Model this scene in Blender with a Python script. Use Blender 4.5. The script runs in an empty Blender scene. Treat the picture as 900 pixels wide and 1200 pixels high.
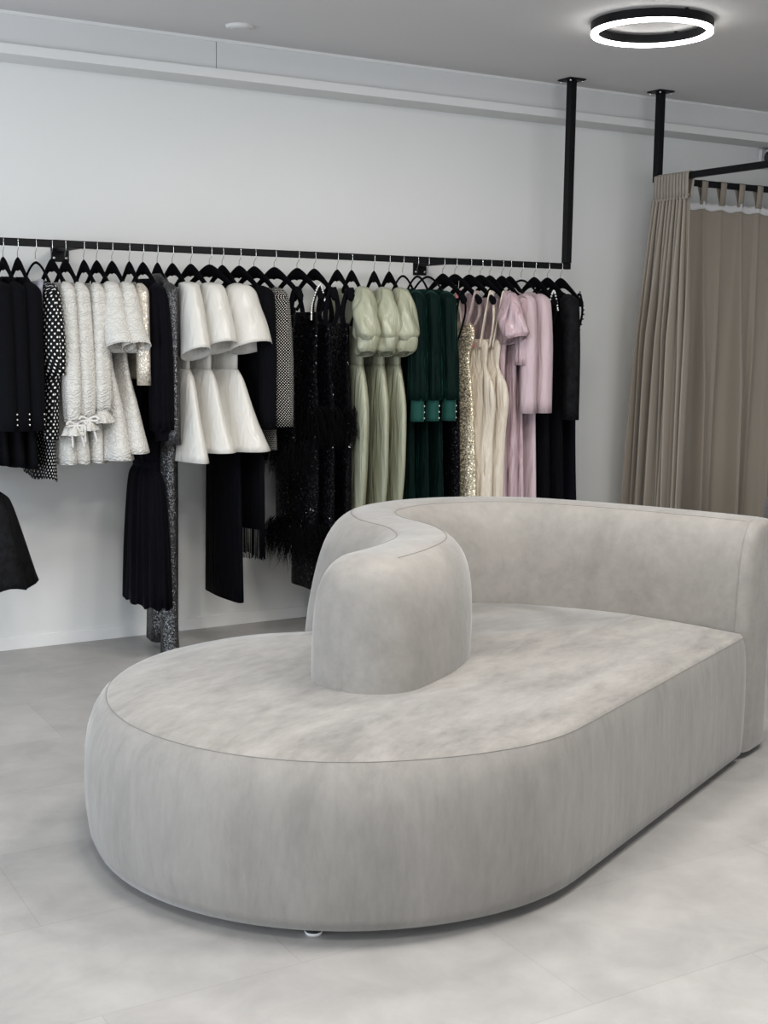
import bpy, bmesh, math, random
from mathutils import Vector, Matrix
PI = math.pi
scene = bpy.context.scene
COL = scene.collection
rnd = random.Random(7)

# ------------------------------------------------------------------ helpers
def finish(name, bm, mat, parent=None, smooth=True, loc=None, rotz=0.0, mods=()):
    me = bpy.data.meshes.new(name)
    bm.normal_update()
    bm.to_mesh(me); bm.free()
    if mat is not None:
        for m in (mat if isinstance(mat, (list, tuple)) else [mat]):
            me.materials.append(m)
    if smooth:
        for p in me.polygons: p.use_smooth = True
    o = bpy.data.objects.new(name, me)
    COL.objects.link(o)
    if parent is not None: o.parent = parent
    if loc is not None: o.location = loc
    if rotz: o.rotation_euler = (0, 0, rotz)
    for kind, kw in mods:
        md = o.modifiers.new(kind.lower(), kind)
        for k, v in kw.items(): setattr(md, k, v)
    return o

def tag(o, label, cat, group=None):
    o['label'] = label; o['category'] = cat
    if group: o['group'] = group
    return o

def thing(name, label, cat, loc=(0, 0, 0), rotz=0.0, group=None):
    o = bpy.data.objects.new(name, None)
    o.empty_display_size = 0.05
    COL.objects.link(o)
    o.location = loc; o.rotation_euler = (0, 0, rotz)
    return tag(o, label, cat, group)

def struct(o):
    o['kind'] = 'structure'; return o

def box(bm, x0, x1, y0, y1, z0, z1):
    vs = [bm.verts.new((x, y, z)) for z in (z0, z1) for y in (y0, y1) for x in (x0, x1)]
    for f in ((0, 2, 3, 1), (4, 5, 7, 6), (0, 1, 5, 4), (2, 6, 7, 3), (0, 4, 6, 2), (1, 3, 7, 5)):
        bm.faces.new([vs[i] for i in f])
    return vs

def tube(bm, pts, r, n=8, closed=False, caps=True):
    pts = [Vector(p) for p in pts]
    rings = []
    N = len(pts)
    up = Vector((0, 0, 1))
    prev = None
    for i, p in enumerate(pts):
        if closed: t = (pts[(i+1) % N] - pts[i-1])
        else: t = pts[min(i+1, N-1)] - pts[max(i-1, 0)]
        t.normalize()
        if prev is None:
            a = t.cross(up)
            if a.length < 0.05: a = t.cross(Vector((1, 0, 0)))
        else:
            a = prev - t * prev.dot(t)
        a.normalize(); prev = a
        b = t.cross(a)
        rr = r[i] if isinstance(r, (list, tuple)) else r
        rings.append([bm.verts.new(p + a*(rr*math.cos(2*PI*k/n)) + b*(rr*math.sin(2*PI*k/n))) for k in range(n)])
    M = N if closed else N-1
    for i in range(M):
        A = rings[i]; B = rings[(i+1) % N]
        for k in range(n):
            bm.faces.new((A[k], A[(k+1) % n], B[(k+1) % n], B[k]))
    if caps and not closed:
        bm.faces.new(rings[0][::-1]); bm.faces.new(rings[-1])

def cyl(bm, x, y, z0, z1, r, n=20, r2=None):
    r2 = r if r2 is None else r2
    A = [bm.verts.new((x+r*math.cos(2*PI*k/n), y+r*math.sin(2*PI*k/n), z0)) for k in range(n)]
    B = [bm.verts.new((x+r2*math.cos(2*PI*k/n), y+r2*math.sin(2*PI*k/n), z1)) for k in range(n)]
    for k in range(n):
        bm.faces.new((A[k], A[(k+1) % n], B[(k+1) % n], B[k]))
    bm.faces.new(A[::-1]); bm.faces.new(B)

def ball(bm, c, r, sx=1, sy=1, sz=1, n=10):
    m = Matrix.Translation(Vector(c)) @ Matrix.Diagonal((r*sx, r*sy, r*sz, 1))
    bmesh.ops.create_uvsphere(bm, u_segments=n, v_segments=max(6, n//2+1), radius=1, matrix=m)

def catmull(P, m, closed=False):
    """P: list of tuples of any dimension, m samples per segment"""
    out = []
    n = len(P)
    segs = n if closed else n-1
    for i in range(segs):
        if closed: p0, p1, p2, p3 = P[i-1], P[i], P[(i+1) % n], P[(i+2) % n]
        else: p0, p1, p2, p3 = P[max(i-1, 0)], P[i], P[i+1], P[min(i+2, n-1)]
        for k in range(m):
            t = k/m; t2 = t*t; t3 = t2*t
            out.append(tuple(0.5*((2*b)+(-a+c)*t+(2*a-5*b+4*c-d)*t2+(-a+3*b-3*c+d)*t3)
                             for a, b, c, d in zip(p0, p1, p2, p3)))
    if not closed: out.append(tuple(P[-1]))
    return out

def mono(P, m):
    """smoothly eased interpolation of ring keys that never overshoots"""
    out = []
    n = len(P)
    D = [tuple(b-a for a, b in zip(P[i], P[i+1])) for i in range(n-1)]
    def slope(i, j):
        if i == 0: return D[0][j]
        if i == n-1: return D[-1][j]
        a, b = D[i-1][j], D[i][j]
        return 0.0 if a*b <= 0 else 2*a*b/(a+b)
    for i in range(n-1):
        for k in range(m):
            t = k/m; t2 = t*t; t3 = t2*t
            out.append(tuple((2*t3-3*t2+1)*P[i][j]+(t3-2*t2+t)*slope(i, j)+(-2*t3+3*t2)*P[i+1][j]+(t3-t2)*slope(i+1, j)
                             for j in range(len(P[0]))))
    out.append(tuple(P[-1]))
    return out

def zmap(z):
    return z-0.024 if z > -0.3 else z if z < -0.7 else z-0.024*(z+0.7)/0.4

# loft: keys (z, cx, rx, ry, cy, fold) ; folds = number of pleats round the ring
def loft(keys, m=5, n=44, folds=9, seed=0, cap_top=False, sq=2.0, cap_bottom=False, hem=0.0, twist=0.0):
    bm = bmesh.new()
    uvl = bm.loops.layers.uv.new('UVMap')
    r = random.Random(seed)
    ph = [r.uniform(0, 2*PI) for _ in range(4)]
    f2 = folds*0.55+r.uniform(0.0, 0.8); f1 = folds
    keys = [(zmap(k[0]),)+tuple(k[1:])+(0,)*(7-len(k)) for k in keys]
    R = mono(keys, m)
    rings = []; uvs = []
    run = 0; pz = None
    for (z, cx, rx, ry, cy, fo, ti) in R:
        row = []; ur = []
        per = 2*PI*math.sqrt((rx*rx+ry*ry)/2)
        if pz is not None: run += max(abs(z-pz), 0.002)
        pz = z
        for k in range(n):
            th = 2*PI*k/n
            c, s = math.cos(th), math.sin(th)
            px = math.copysign(abs(c)**(2/sq), c)*rx
            py = math.copysign(abs(s)**(2/sq), s)*ry
            d = fo*(math.sin(round(f1)*th+ph[0]+z*(1.5+twist))*0.6+math.sin(round(f2)*th+ph[1]-z*2.2+z*twist*0.6)*0.55)
            nx, ny = c, s*1.0
            dz = hem*fo*math.sin(round(f2)*th+ph[1]-z*2.2) if z == keys[-1][0] else 0
            row.append(bm.verts.new((cx+px+nx*d, cy+py+ny*d, z+dz+ti*px)))
            ur.append((per*k/n, run))
        rings.append(row); uvs.append((ur, per))
    for i in range(len(rings)-1):
        for k in range(n):
            k2 = (k+1) % n
            f = bm.faces.new((rings[i][k], rings[i+1][k], rings[i+1][k2], rings[i][k2]))
            U = [uvs[i][0][k], uvs[i+1][0][k], (uvs[i+1][1]*(k+1)/n, uvs[i+1][0][k][1]), (uvs[i][1]*(k+1)/n, uvs[i][0][k][1])]
            for l, q in zip(f.loops, U): l[uvl].uv = q
    if cap_top: bm.faces.new(rings[0])
    if cap_bottom: bm.faces.new(rings[-1][::-1])
    return bm

CLOTH = (('SOLIDIFY', dict(thickness=0.003, offset=-1.0)),)

# ------------------------------------------------------------------ materials
def newmat(name):
    m = bpy.data.materials.new(name); m.use_nodes = True
    nt = m.node_tree
    return m, nt, nt.nodes['Principled BSDF']

def cloth_mat(name, col, rough=0.8, sheen=0.0, sheen_tint=None, spec=0.3, metallic=0.0, bump=0.0, bscale=60, stretch=(1, 1, 1),
              var=0.0, vscale=6, col2=None, aniso=0.0, coords='Object', sheen_rough=0.4, drape=0.0):
    m, nt, b = newmat(name)
    N, L = nt.nodes, nt.links
    b.inputs['Roughness'].default_value = rough
    b.inputs['Metallic'].default_value = metallic
    b.inputs['Specular IOR Level'].default_value = spec
    b.inputs['Sheen Weight'].default_value = sheen
    b.inputs['Sheen Roughness'].default_value = sheen_rough
    if sheen_tint: b.inputs['Sheen Tint'].default_value = (*sheen_tint, 1)
    b.inputs['Anisotropic'].default_value = aniso
    b.inputs['Base Color'].default_value = (*col, 1)
    tc = N.new('ShaderNodeTexCoord')
    mp = N.new('ShaderNodeMapping'); mp.inputs['Scale'].default_value = stretch
    L.new(tc.outputs[coords], mp.inputs['Vector'])
    if var > 0:
        nz = N.new('ShaderNodeTexNoise'); nz.inputs['Scale'].default_value = vscale
        nz.inputs['Detail'].default_value = 6; nz.inputs['Roughness'].default_value = 0.6
        L.new(mp.outputs[0], nz.inputs['Vector'])
        rp = N.new('ShaderNodeMapRange'); rp.inputs['From Min'].default_value = 0.3; rp.inputs['From Max'].default_value = 0.7
        L.new(nz.outputs['Fac'], rp.inputs['Value'])
        mx = N.new('ShaderNodeMix'); mx.data_type = 'RGBA'
        mx.inputs['A'].default_value = (*[c*(1-var) for c in col], 1)
        mx.inputs['B'].default_value = (*(col2 or [min(1, c*(1+var)) for c in col]), 1)
        L.new(rp.outputs[0], mx.inputs['Factor'])
        L.new(mx.outputs['Result'], b.inputs['Base Color'])
    if drape > 0:
        mp2 = N.new('ShaderNodeMapping'); mp2.inputs['Scale'].default_value = (1, 1, 0.16)
        L.new(tc.outputs['Object'], mp2.inputs['Vector'])
        n3 = N.new('ShaderNodeTexNoise'); n3.inputs['Scale'].default_value = 22; n3.inputs['Detail'].default_value = 2; n3.inputs['Distortion'].default_value = 0.8
        L.new(mp2.outputs[0], n3.inputs['Vector'])
        b3 = N.new('ShaderNodeBump'); b3.inputs['Strength'].default_value = drape; b3.inputs['Distance'].default_value = 0.035
        L.new(n3.outputs['Fac'], b3.inputs['Height']); L.new(b3.outputs[0], b.inputs['Normal'])
    if bump > 0:
        n2 = N.new('ShaderNodeTexNoise'); n2.inputs['Scale'].default_value = bscale; n2.inputs['Detail'].default_value = 4
        L.new(mp.outputs[0], n2.inputs['Vector'])
        bp = N.new('ShaderNodeBump'); bp.inputs['Strength'].default_value = bump; bp.inputs['Distance'].default_value = 0.01
        L.new(n2.outputs['Fac'], bp.inputs['Height']); L.new(bp.outputs[0], b.inputs['Normal'])
        if drape > 0: L.new(b3.outputs[0], bp.inputs['Normal'])
    return m

def dot_mat(name, base, dot, scale, radius, rough=0.6):
    m, nt, b = newmat(name); N, L = nt.nodes, nt.links
    tc = N.new('ShaderNodeTexCoord')
    mp = N.new('ShaderNodeMapping'); mp.inputs['Rotation'].default_value = (0, 0, PI/4)
    L.new(tc.outputs['UV'], mp.inputs['Vector'])
    v = N.new('ShaderNodeTexVoronoi'); v.inputs['Scale'].default_value = scale; v.inputs['Randomness'].default_value = 0.05
    L.new(mp.outputs[0], v.inputs['Vector'])
    lt = N.new('ShaderNodeMath'); lt.operation = 'LESS_THAN'; lt.inputs[1].default_value = radius
    L.new(v.outputs['Distance'], lt.inputs[0])
    mx = N.new('ShaderNodeMix'); mx.data_type = 'RGBA'
    mx.inputs['A'].default_value = (*base, 1); mx.inputs['B'].default_value = (*dot, 1)
    L.new(lt.outputs[0], mx.inputs['Factor']); L.new(mx.outputs['Result'], b.inputs['Base Color'])
    b.inputs['Roughness'].default_value = rough; b.inputs['Specular IOR Level'].default_value = 0.1
    return m

def sequin_mat(name, col, scale=140, tilt=0.9, rough=0.25, metallic=1.0, ground=None, cover=1.0):
    m, nt, b = newmat(name); N, L = nt.nodes, nt.links
    tc = N.new('ShaderNodeTexCoord')
    v = N.new('ShaderNodeTexVoronoi'); v.inputs['Scale'].default_value = scale
    L.new(tc.outputs['Object'], v.inputs['Vector'])
    sub = N.new('ShaderNodeVectorMath'); sub.operation = 'SUBTRACT'; sub.inputs[1].default_value = (0.5, 0.5, 0.5)
    L.new(v.outputs['Color'], sub.inputs[0])
    sc = N.new('ShaderNodeVectorMath'); sc.operation = 'SCALE'; sc.inputs['Scale'].default_value = tilt
    L.new(sub.outputs[0], sc.inputs[0])
    ge = N.new('ShaderNodeNewGeometry')
    ad = N.new('ShaderNodeVectorMath'); ad.operation = 'ADD'
    L.new(ge.outputs['Normal'], ad.inputs[0]); L.new(sc.outputs[0], ad.inputs[1])
    no = N.new('ShaderNodeVectorMath'); no.operation = 'NORMALIZE'
    L.new(ad.outputs[0], no.inputs[0]); L.new(no.outputs[0], b.inputs['Normal'])
    b.inputs['Base Color'].default_value = (*col, 1)
    b.inputs['Roughness'].default_value = rough; b.inputs['Metallic'].default_value = metallic
    if ground:
        sp = N.new('ShaderNodeSeparateColor'); L.new(v.outputs['Color'], sp.inputs[0])
        lt = N.new('ShaderNodeMath'); lt.operation = 'LESS_THAN'; lt.inputs[1].default_value = cover
        L.new(sp.outputs[0], lt.inputs[0])
        mx = N.new('ShaderNodeMix'); mx.data_type = 'RGBA'
        mx.inputs['A'].default_value = (*ground, 1); mx.inputs['B'].default_value = (*col, 1)
        L.new(lt.outputs[0], mx.inputs['Factor']); L.new(mx.outputs['Result'], b.inputs['Base Color'])
        L.new(lt.outputs[0], b.inputs['Metallic'])
        b.inputs['Specular IOR Level'].default_value = 0.06
    return m

def jacquard_mat(name, col):
    m, nt, b = newmat(name); N, L = nt.nodes, nt.links
    tc = N.new('ShaderNodeTexCoord')
    w = N.new('ShaderNodeTexWave'); w.inputs['Scale'].default_value = 17; w.inputs['Distortion'].default_value = 14
    w.inputs['Detail'].default_value = 2; w.inputs['Detail Scale'].default_value = 1.8; w.bands_direction = 'Z'
    L.new(tc.outputs['Object'], w.inputs['Vector'])
    bp = N.new('ShaderNodeBump'); bp.inputs['Strength'].default_value = 0.55; bp.inputs['Distance'].default_value = 0.006
    L.new(w.outputs['Fac'], bp.inputs['Height']); L.new(bp.outputs[0], b.inputs['Normal'])
    b.inputs['Base Color'].default_value = (*col, 1)
    b.inputs['Roughness'].default_value = 0.55
    return m

def velvet_mat(name, streak, k=1.0):
    m, nt, b = newmat(name); N, L = nt.nodes, nt.links
    tc = N.new('ShaderNodeTexCoord')
    mp = N.new('ShaderNodeMapping'); mp.inputs['Scale'].default_value = streak
    L.new(tc.outputs['Object'], mp.inputs['Vector'])
    n1 = N.new('ShaderNodeTexNoise'); n1.inputs['Scale'].default_value = 2.6; n1.inputs['Detail'].default_value = 9
    n1.inputs['Roughness'].default_value = 0.62; n1.inputs['Distortion'].default_value = 0.5
    L.new(mp.outputs[0], n1.inputs['Vector'])
    n3 = N.new('ShaderNodeTexNoise'); n3.inputs['Scale'].default_value = 14; n3.inputs['Detail'].default_value = 7
    n3.inputs['Roughness'].default_value = 0.7
    L.new(mp.outputs[0], n3.inputs['Vector'])
    av = N.new('ShaderNodeMix'); av.data_type = 'FLOAT'; av.inputs['Factor'].default_value = 0.38
    L.new(n1.outputs['Fac'], av.inputs['A']); L.new(n3.outputs['Fac'], av.inputs['B'])
    cr = N.new('ShaderNodeValToRGB')
    cr.color_ramp.elements[0].position = 0.36; cr.color_ramp.elements[0].color = (0.182, 0.173, 0.159, 1)
    cr.color_ramp.elements[1].position = 0.645; cr.color_ramp.elements[1].color = (0.280, 0.266, 0.245, 1)
    e = cr.color_ramp.elements.new(0.5); e.color = (0.232, 0.220, 0.202, 1)
    for e_ in cr.color_ramp.elements: e_.color = (*[m_+(c_-m_)*k for c_, m_ in zip(e_.color[:3], (0.232, 0.220, 0.202))], 1)
    L.new(av.outputs['Result'], cr.inputs['Fac']); L.new(cr.outputs['Color'], b.inputs['Base Color'])
    b.inputs['Roughness'].default_value = 0.75; b.inputs['Specular IOR Level'].default_value = 0.2
    b.inputs['Sheen Weight'].default_value = 0.35; b.inputs['Sheen Roughness'].default_value = 0.35
    b.inputs['Sheen Tint'].default_value = (0.95, 0.97, 1.0, 1)
    n2 = N.new('ShaderNodeTexNoise'); n2.inputs['Scale'].default_value = 4; n2.inputs['Detail'].default_value = 5
    L.new(mp.outputs[0], n2.inputs['Vector'])
    bp = N.new('ShaderNodeBump'); bp.inputs['Strength'].default_value = 0.22; bp.inputs['Distance'].default_value = 0.02
    L.new(n2.outputs['Fac'], bp.inputs['Height']); L.new(bp.outputs[0], b.inputs['Normal'])
    return m

def plain(name, col, rough=0.5, metallic=0.0, spec=0.5, emis=None, es=0):
    m, nt, b = newmat(name)
    b.inputs['Base Color'].default_value = (*col, 1); b.inputs['Roughness'].default_value = rough
    b.inputs['Metallic'].default_value = metallic; b.inputs['Specular IOR Level'].default_value = spec
    if emis:
        b.inputs['Emission Color'].default_value = (*emis, 1); b.inputs['Emission Strength'].default_value = es
    return m

def wall_mat(name, col, bump=0.03):
    return cloth_mat(name, col, rough=0.85, spec=0.25, bump=bump, bscale=180, var=0.015, vscale=1.2)

def floor_mat():
    m, nt, b = newmat('vinyl_tile'); N, L = nt.nodes, nt.links
    tc = N.new('ShaderNodeTexCoord')
    mp = N.new('ShaderNodeMapping'); mp.inputs['Location'].default_value = (-0.815, -2.596, 0)
    L.new(tc.outputs['Object'], mp.inputs['Vector'])
    br = N.new('ShaderNodeTexBrick'); br.inputs['Scale'].default_value = 1
    br.inputs['Brick Width'].default_value = 0.985; br.inputs['Row Height'].default_value = 0.4923
    br.inputs['Mortar Size'].default_value = 0.0024; br.inputs['Mortar Smooth'].default_value = 0.6; br.offset = 0.5
    br.inputs['Color1'].default_value = (0.328, 0.318, 0.306, 1); br.inputs['Color2'].default_value = (0.362, 0.351, 0.337, 1)
    br.inputs['Mortar'].default_value = (0.295, 0.285, 0.273, 1)
    L.new(mp.outputs[0], br.inputs['Vector'])
    n1 = N.new('ShaderNodeTexNoise'); n1.inputs['Scale'].default_value = 5.5; n1.inputs['Detail'].default_value = 12; n1.inputs['Roughness'].default_value = 0.62
    n1.inputs['Distortion'].default_value = 0.35
    L.new(tc.outputs['Object'], n1.inputs['Vector'])
    mr = N.new('ShaderNodeMapRange'); mr.inputs['From Min'].default_value = 0.3; mr.inputs['From Max'].default_value = 0.7
    mr.inputs['To Min'].default_value = 0.86; mr.inputs['To Max'].default_value = 1.12
    L.new(n1.outputs['Fac'], mr.inputs['Value'])
    mu = N.new('ShaderNodeVectorMath'); mu.operation = 'SCALE'
    L.new(br.outputs['Color'], mu.inputs[0]); L.new(mr.outputs[0], mu.inputs['Scale'])
    L.new(mu.outputs[0], b.inputs['Base Color'])
    b.inputs['Roughness'].default_value = 0.42; b.inputs['Specular IOR Level'].default_value = 0.45
    n2 = N.new('ShaderNodeTexNoise'); n2.inputs['Scale'].default_value = 30; n2.inputs['Detail'].default_value = 8
    L.new(tc.outputs['Object'], n2.inputs['Vector'])
    bp = N.new('ShaderNodeBump'); bp.inputs['Strength'].default_value = 0.06; bp.inputs['Distance'].default_value = 0.01
    L.new(n2.outputs['Fac'], bp.inputs['Height']); L.new(bp.outputs[0], b.inputs['Normal'])
    return m

BK = (0.006, 0.007, 0.009)
M = dict(
    wall=wall_mat('painted_wall', (0.69, 0.695, 0.68)),
    fascia=wall_mat('fascia_panel', (0.62, 0.625, 0.62)),
    ceil=wall_mat('ceiling_paint', (0.60, 0.59, 0.585)),
    trim=wall_mat('ledge_paint', (0.70, 0.70, 0.69)),
    base=wall_mat('baseboard_paint', (0.74, 0.74, 0.73)),
    floor=floor_mat(),
    metal=plain('black_powder_coat', (0.004, 0.0044, 0.0048), 0.5, 0.0, 0.14),
    chrome=plain('steel_wire', (0.75, 0.75, 0.74), 0.22, 1.0),
    flock=cloth_mat('black_flocking', (0.003, 0.003, 0.004), 0.95, 0.0, spec=0.05, sheen_tint=(0.5, 0.5, 0.6)),
    sofa_top=velvet_mat('grey_velvet_brushed', (1.0, 2.2, 1.0), 1.35),
    sofa_side=velvet_mat('grey_velvet_nap', (3.2, 3.2, 0.9), 0.65),
    sofa_back=velvet_mat('grey_velvet_smooth', (1.7, 1.7, 1.5), 0.75),
    seam=plain('seam_thread', (0.20, 0.19, 0.175), 0.95),
    rubber=plain('black_rubber', (0.01, 0.01, 0.01), 0.6),
    pad=plain('pale_glide', (0.6, 0.6, 0.6), 0.5),
    led=plain('led_diffuser', (1, 1, 1), 0.5, 0, 0.3, (1.0, 0.985, 0.95), 14),
    curtain=cloth_mat('taupe_curtain_cloth', (0.285, 0.25, 0.208), 0.8, 0.12, spec=0.2, bump=0.08, bscale=220),
    tape=plain('white_header_tape', (0.62, 0.61, 0.62), 0.8),
    white_plastic=plain('white_plastic', (0.72, 0.72, 0.72), 0.4),
    lens=plain('dark_lens', (0.008, 0.008, 0.01), 0.15),
    greychair=cloth_mat('charcoal_tweed', (0.09, 0.09, 0.095), 0.95, 0.2, bump=0.5, bscale=160, var=0.5, vscale=120),
    wool=cloth_mat('black_suiting', (0.0035, 0.0038, 0.0048), 0.9, 0.0, spec=0.06, bump=0.1, bscale=200),
    crepe=cloth_mat('black_crepe', (0.0022, 0.0024, 0.0035), 0.85, 0.0, spec=0.06, drape=0.5),
    blackvelvet=cloth_mat('black_velvet', (0.0015, 0.0015, 0.003), 0.8, 0.03, spec=0.08, sheen_tint=(0.4, 0.45, 0.8)),
    lace=cloth_mat('black_lace', (0.002, 0.002, 0.0025), 0.75, 0.0, spec=0.12, bump=0.6, bscale=55, var=0.6, vscale=30, col2=(0.007, 0.0075, 0.0085)),
    polka=dot_mat('polka_dot_cloth', (0.003, 0.003, 0.0035), (0.78, 0.77, 0.74), 50, 0.21),
    pindot=dot_mat('pin_dot_cloth', (0.003, 0.003, 0.003), (0.75, 0.73, 0.66), 105, 0.21),
    lilac=plain('pale_lilac_lining', (0.52, 0.52, 0.60), 0.6),
    jacquard=jacquard_mat('ivory_jacquard', (0.55, 0.535, 0.495)),
    ivory=cloth_mat('ivory_ribbon', (0.62, 0.60, 0.57), 0.5, bump=0.05),
    satin_white=cloth_mat('ivory_mikado', (0.53, 0.515, 0.475), 0.36, spec=0.5, bump=0.06, bscale=120, stretch=(0.6, 0.6, 6), drape=0.25),
    beaded=sequin_mat('champagne_beading', (0.74, 0.69, 0.6), 280, 0.7, 0.4, 1.0, (0.55, 0.5, 0.43), 0.45),
    silver=sequin_mat('gunmetal_sequins', (0.125, 0.125, 0.125), 300, 0.9, 0.35, 1.0, (0.022, 0.022, 0.024), 0.6),
    blacksequin=sequin_mat('black_sequins', (0.5, 0.5, 0.5), 190, 1.0, 0.3, 1.0, (0.002, 0.002, 0.0028), 0.009),
    gold=sequin_mat('gold_sequins', (0.72, 0.64, 0.48), 260, 0.9, 0.35, 1.0, (0.46, 0.40, 0.29), 0.5),
    tulle=plain('nude_tulle', (0.34, 0.27, 0.26), 0.8),
    feather=plain('black_feather', (0.002, 0.002, 0.0025), 0.9, spec=0.05),
    sage=cloth_mat('sage_satin', (0.30, 0.308, 0.222), 0.36, spec=0.4, drape=0.5),
    green=cloth_mat('bottle_green_velvet', (0.0008, 0.007, 0.0055), 0.7, 0.26, spec=0.08, sheen_tint=(0.05, 0.32, 0.25), sheen_rough=0.25, drape=0.6),
    greencuff=cloth_mat('green_velvet_cuff', (0.006, 0.048, 0.038), 0.75, 0.3, spec=0.2, sheen_tint=(0.2, 0.6, 0.5)),
    cream=cloth_mat('champagne_satin', (0.62, 0.55, 0.45), 0.28, spec=0.5, drape=0.75),
    mauve=cloth_mat('mauve_satin', (0.43, 0.31, 0.335), 0.30, spec=0.5, drape=0.75),
    pink=cloth_mat('dusty_pink_crepe', (0.50, 0.39, 0.415), 0.55, spec=0.3, drape=0.35),
    crystal=plain('crystal_bead', (0.85, 0.85, 0.83), 0.12, 0.6),
    brass=plain('pearl_button', (0.75, 0.74, 0.72), 0.25, 0.3),
    pinktag=plain('pink_card', (0.50, 0.16, 0.20), 0.6),
)

# ------------------------------------------------------------------ setting
WY = 5.972      # inner face of the rack wall
CZ = 2.85
RX, LX, FY = 7.4, -2.6, -3.2
def sbox(name, mat, *a):
    bm = bmesh.new(); box(bm, *a)
    return struct(finish(name, bm, mat, smooth=False))
sbox('floor', M['floor'], LX-0.2, RX+0.2, FY-0.2, WY+0.2, -0.1, 0.0)
sbox('ceiling', M['ceil'], LX-0.2, RX+0.2, FY-0.2, WY+0.2, CZ, CZ+0.1)
sbox('wall_back', M['wall'], LX-0.2, RX+0.2, WY, WY+0.12, 0.0, CZ)
sbox('wall_right', M['wall'], RX, RX+0.12, FY, WY, 0.0, CZ)
# shopfront sides with window openings (behind and left of the camera)
def wall_with_opening(name, axis, at, a0, a1, o0, o1, z0, z1):
    bm = bmesh.new()
    def b(p0, p1, q0, q1):
        if axis == 'x': box(bm, at-0.12, at, p0, p1, q0, q1)
        else: box(bm, p0, p1, at-0.12, at, q0, q1)
    b(a0, o0, 0, CZ); b(o1, a1, 0, CZ); b(o0, o1, 0, z0); b(o0, o1, z1, CZ)
    struct(finish(name, bm, M['wall'], smooth=False))
wall_with_opening('wall_left', 'x', LX, FY, WY, 0.6, 5.7, 0.05, 2.5)
wall_with_opening('wall_front', 'y', FY, LX, RX, -1.8, 5.0, 0.1, 2.6)
# boxed bulkhead + ledge along the top of the rack wall (two panels with an open joint)
bm = bmesh.new()
box(bm, LX, 2.462, 5.80, WY, 2.712, CZ); box(bm, 2.4655, RX, 5.80, WY, 2.712, CZ)
struct(finish('trim_1', bm, M['fascia'], smooth=False))
bm = bmesh.new(); box(bm, LX, RX, 5.775, WY, 2.668, 2.712)
struct(finish('trim_2', bm, M['trim'], smooth=False, mods=(('BEVEL', dict(width=0.003, segments=2)),)))
bm = bmesh.new(); box(bm, LX, RX, 5.792, 5.80, 2.836, CZ)
struct(finish('trim_3', bm, M['trim'], smooth=False))
bm = bmesh.new(); box(bm, LX, RX, WY-0.011, WY, 0.0, 0.060)
struct(finish('baseboard_back', bm, M['base'], smooth=False, mods=(('BEVEL', dict(width=0.002, segments=2)),)))

# ------------------------------------------------------------------ ceiling fittings
def ring_lamp(x, y, label):
    t = thing('ring_lamp', label, 'ceiling lamp', (x, y, CZ))
    Ro, Ri = 0.262, 0.232
    def annulus(z0, z1, ro, ri):
        b = bmesh.new(); n = 72; V = []
        for r, z in ((ro, z0), (ro, z1), (ri, z1), (ri, z0)):
            V.append([b.verts.new((r*math.cos(2*PI*k/n), r*math.sin(2*PI*k/n), z)) for k in range(n)])
        for i in range(4):
            A, B = V[i], V[(i+1) % 4]
            for k in range(n): b.faces.new((A[k], A[(k+1) % n], B[(k+1) % n], B[k]))
        return b
    finish('housing', annulus(-0.045, -0.008, Ro, Ri), M['metal'], t, mods=(('EDGE_SPLIT', {}),))
    finish('diffuser', annulus(-0.058, -0.0455, Ro-0.001, Ri+0.001), M['led'], t, mods=(('EDGE_SPLIT', {}),))
    for k in range(3):
        b = bmesh.new(); a = k*2*PI/3+0.4
        cyl(b, 0.247*math.cos(a), 0.247*math.sin(a), -0.009, 0.0, 0.008, 12)
        finish('standoff', b, M['metal'], t)
    return t
ring_lamp(3.92, 4.435, 'black ring lamp with glowing white diffuser under the ceiling')
t = thing('ceiling_speaker', 'small round white disc set flush in the ceiling', 'ceiling fitting', (2.456, 5.51, CZ))
b = bmesh.new(); cyl(b, 0, 0, -0.012, 0, 0.058, 40, 0.066); finish('rim', b, M['ceil'], t, mods=(('EDGE_SPLIT', {}),))
b = bmesh.new(); cyl(b, 0, 0, -0.015, -0.0121, 0.045, 40); finish('cover', b, M['ceil'], t, mods=(('EDGE_SPLIT', {}),))

# wall camera at the right edge under the ledge
t = thing('security_camera', 'white wall camera with a dark oval lens under the ledge', 'camera', (6.235, WY, 2.60))
b = bmesh.new(); box(b, -0.05, 0.05, -0.03, 0, -0.06, 0.06); finish('mount_plate', b, M['white_plastic'], t, mods=(('BEVEL', dict(width=0.01, segments=3)),))
b = bmesh.new(); tube(b, [(0, -0.02, 0), (0, -0.09, 0.0)], 0.018, 14); finish('arm', b, M['white_plastic'], t)
b = bmesh.new(); tube(b, [(-0.072, -0.12, -0.008), (-0.06, -0.12, -0.006), (0.12, -0.12, 0.03), (0.13, -0.12, 0.032)], [0.050, 0.056, 0.056, 0.05], 24); finish('body', b, M['white_plastic'], t)
b = bmesh.new(); tube(b, [(-0.076, -0.12, -0.009), (-0.0725, -0.12, -0.0083)], 0.041, 24); finish('lens', b, M['lens'], t)

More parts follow.
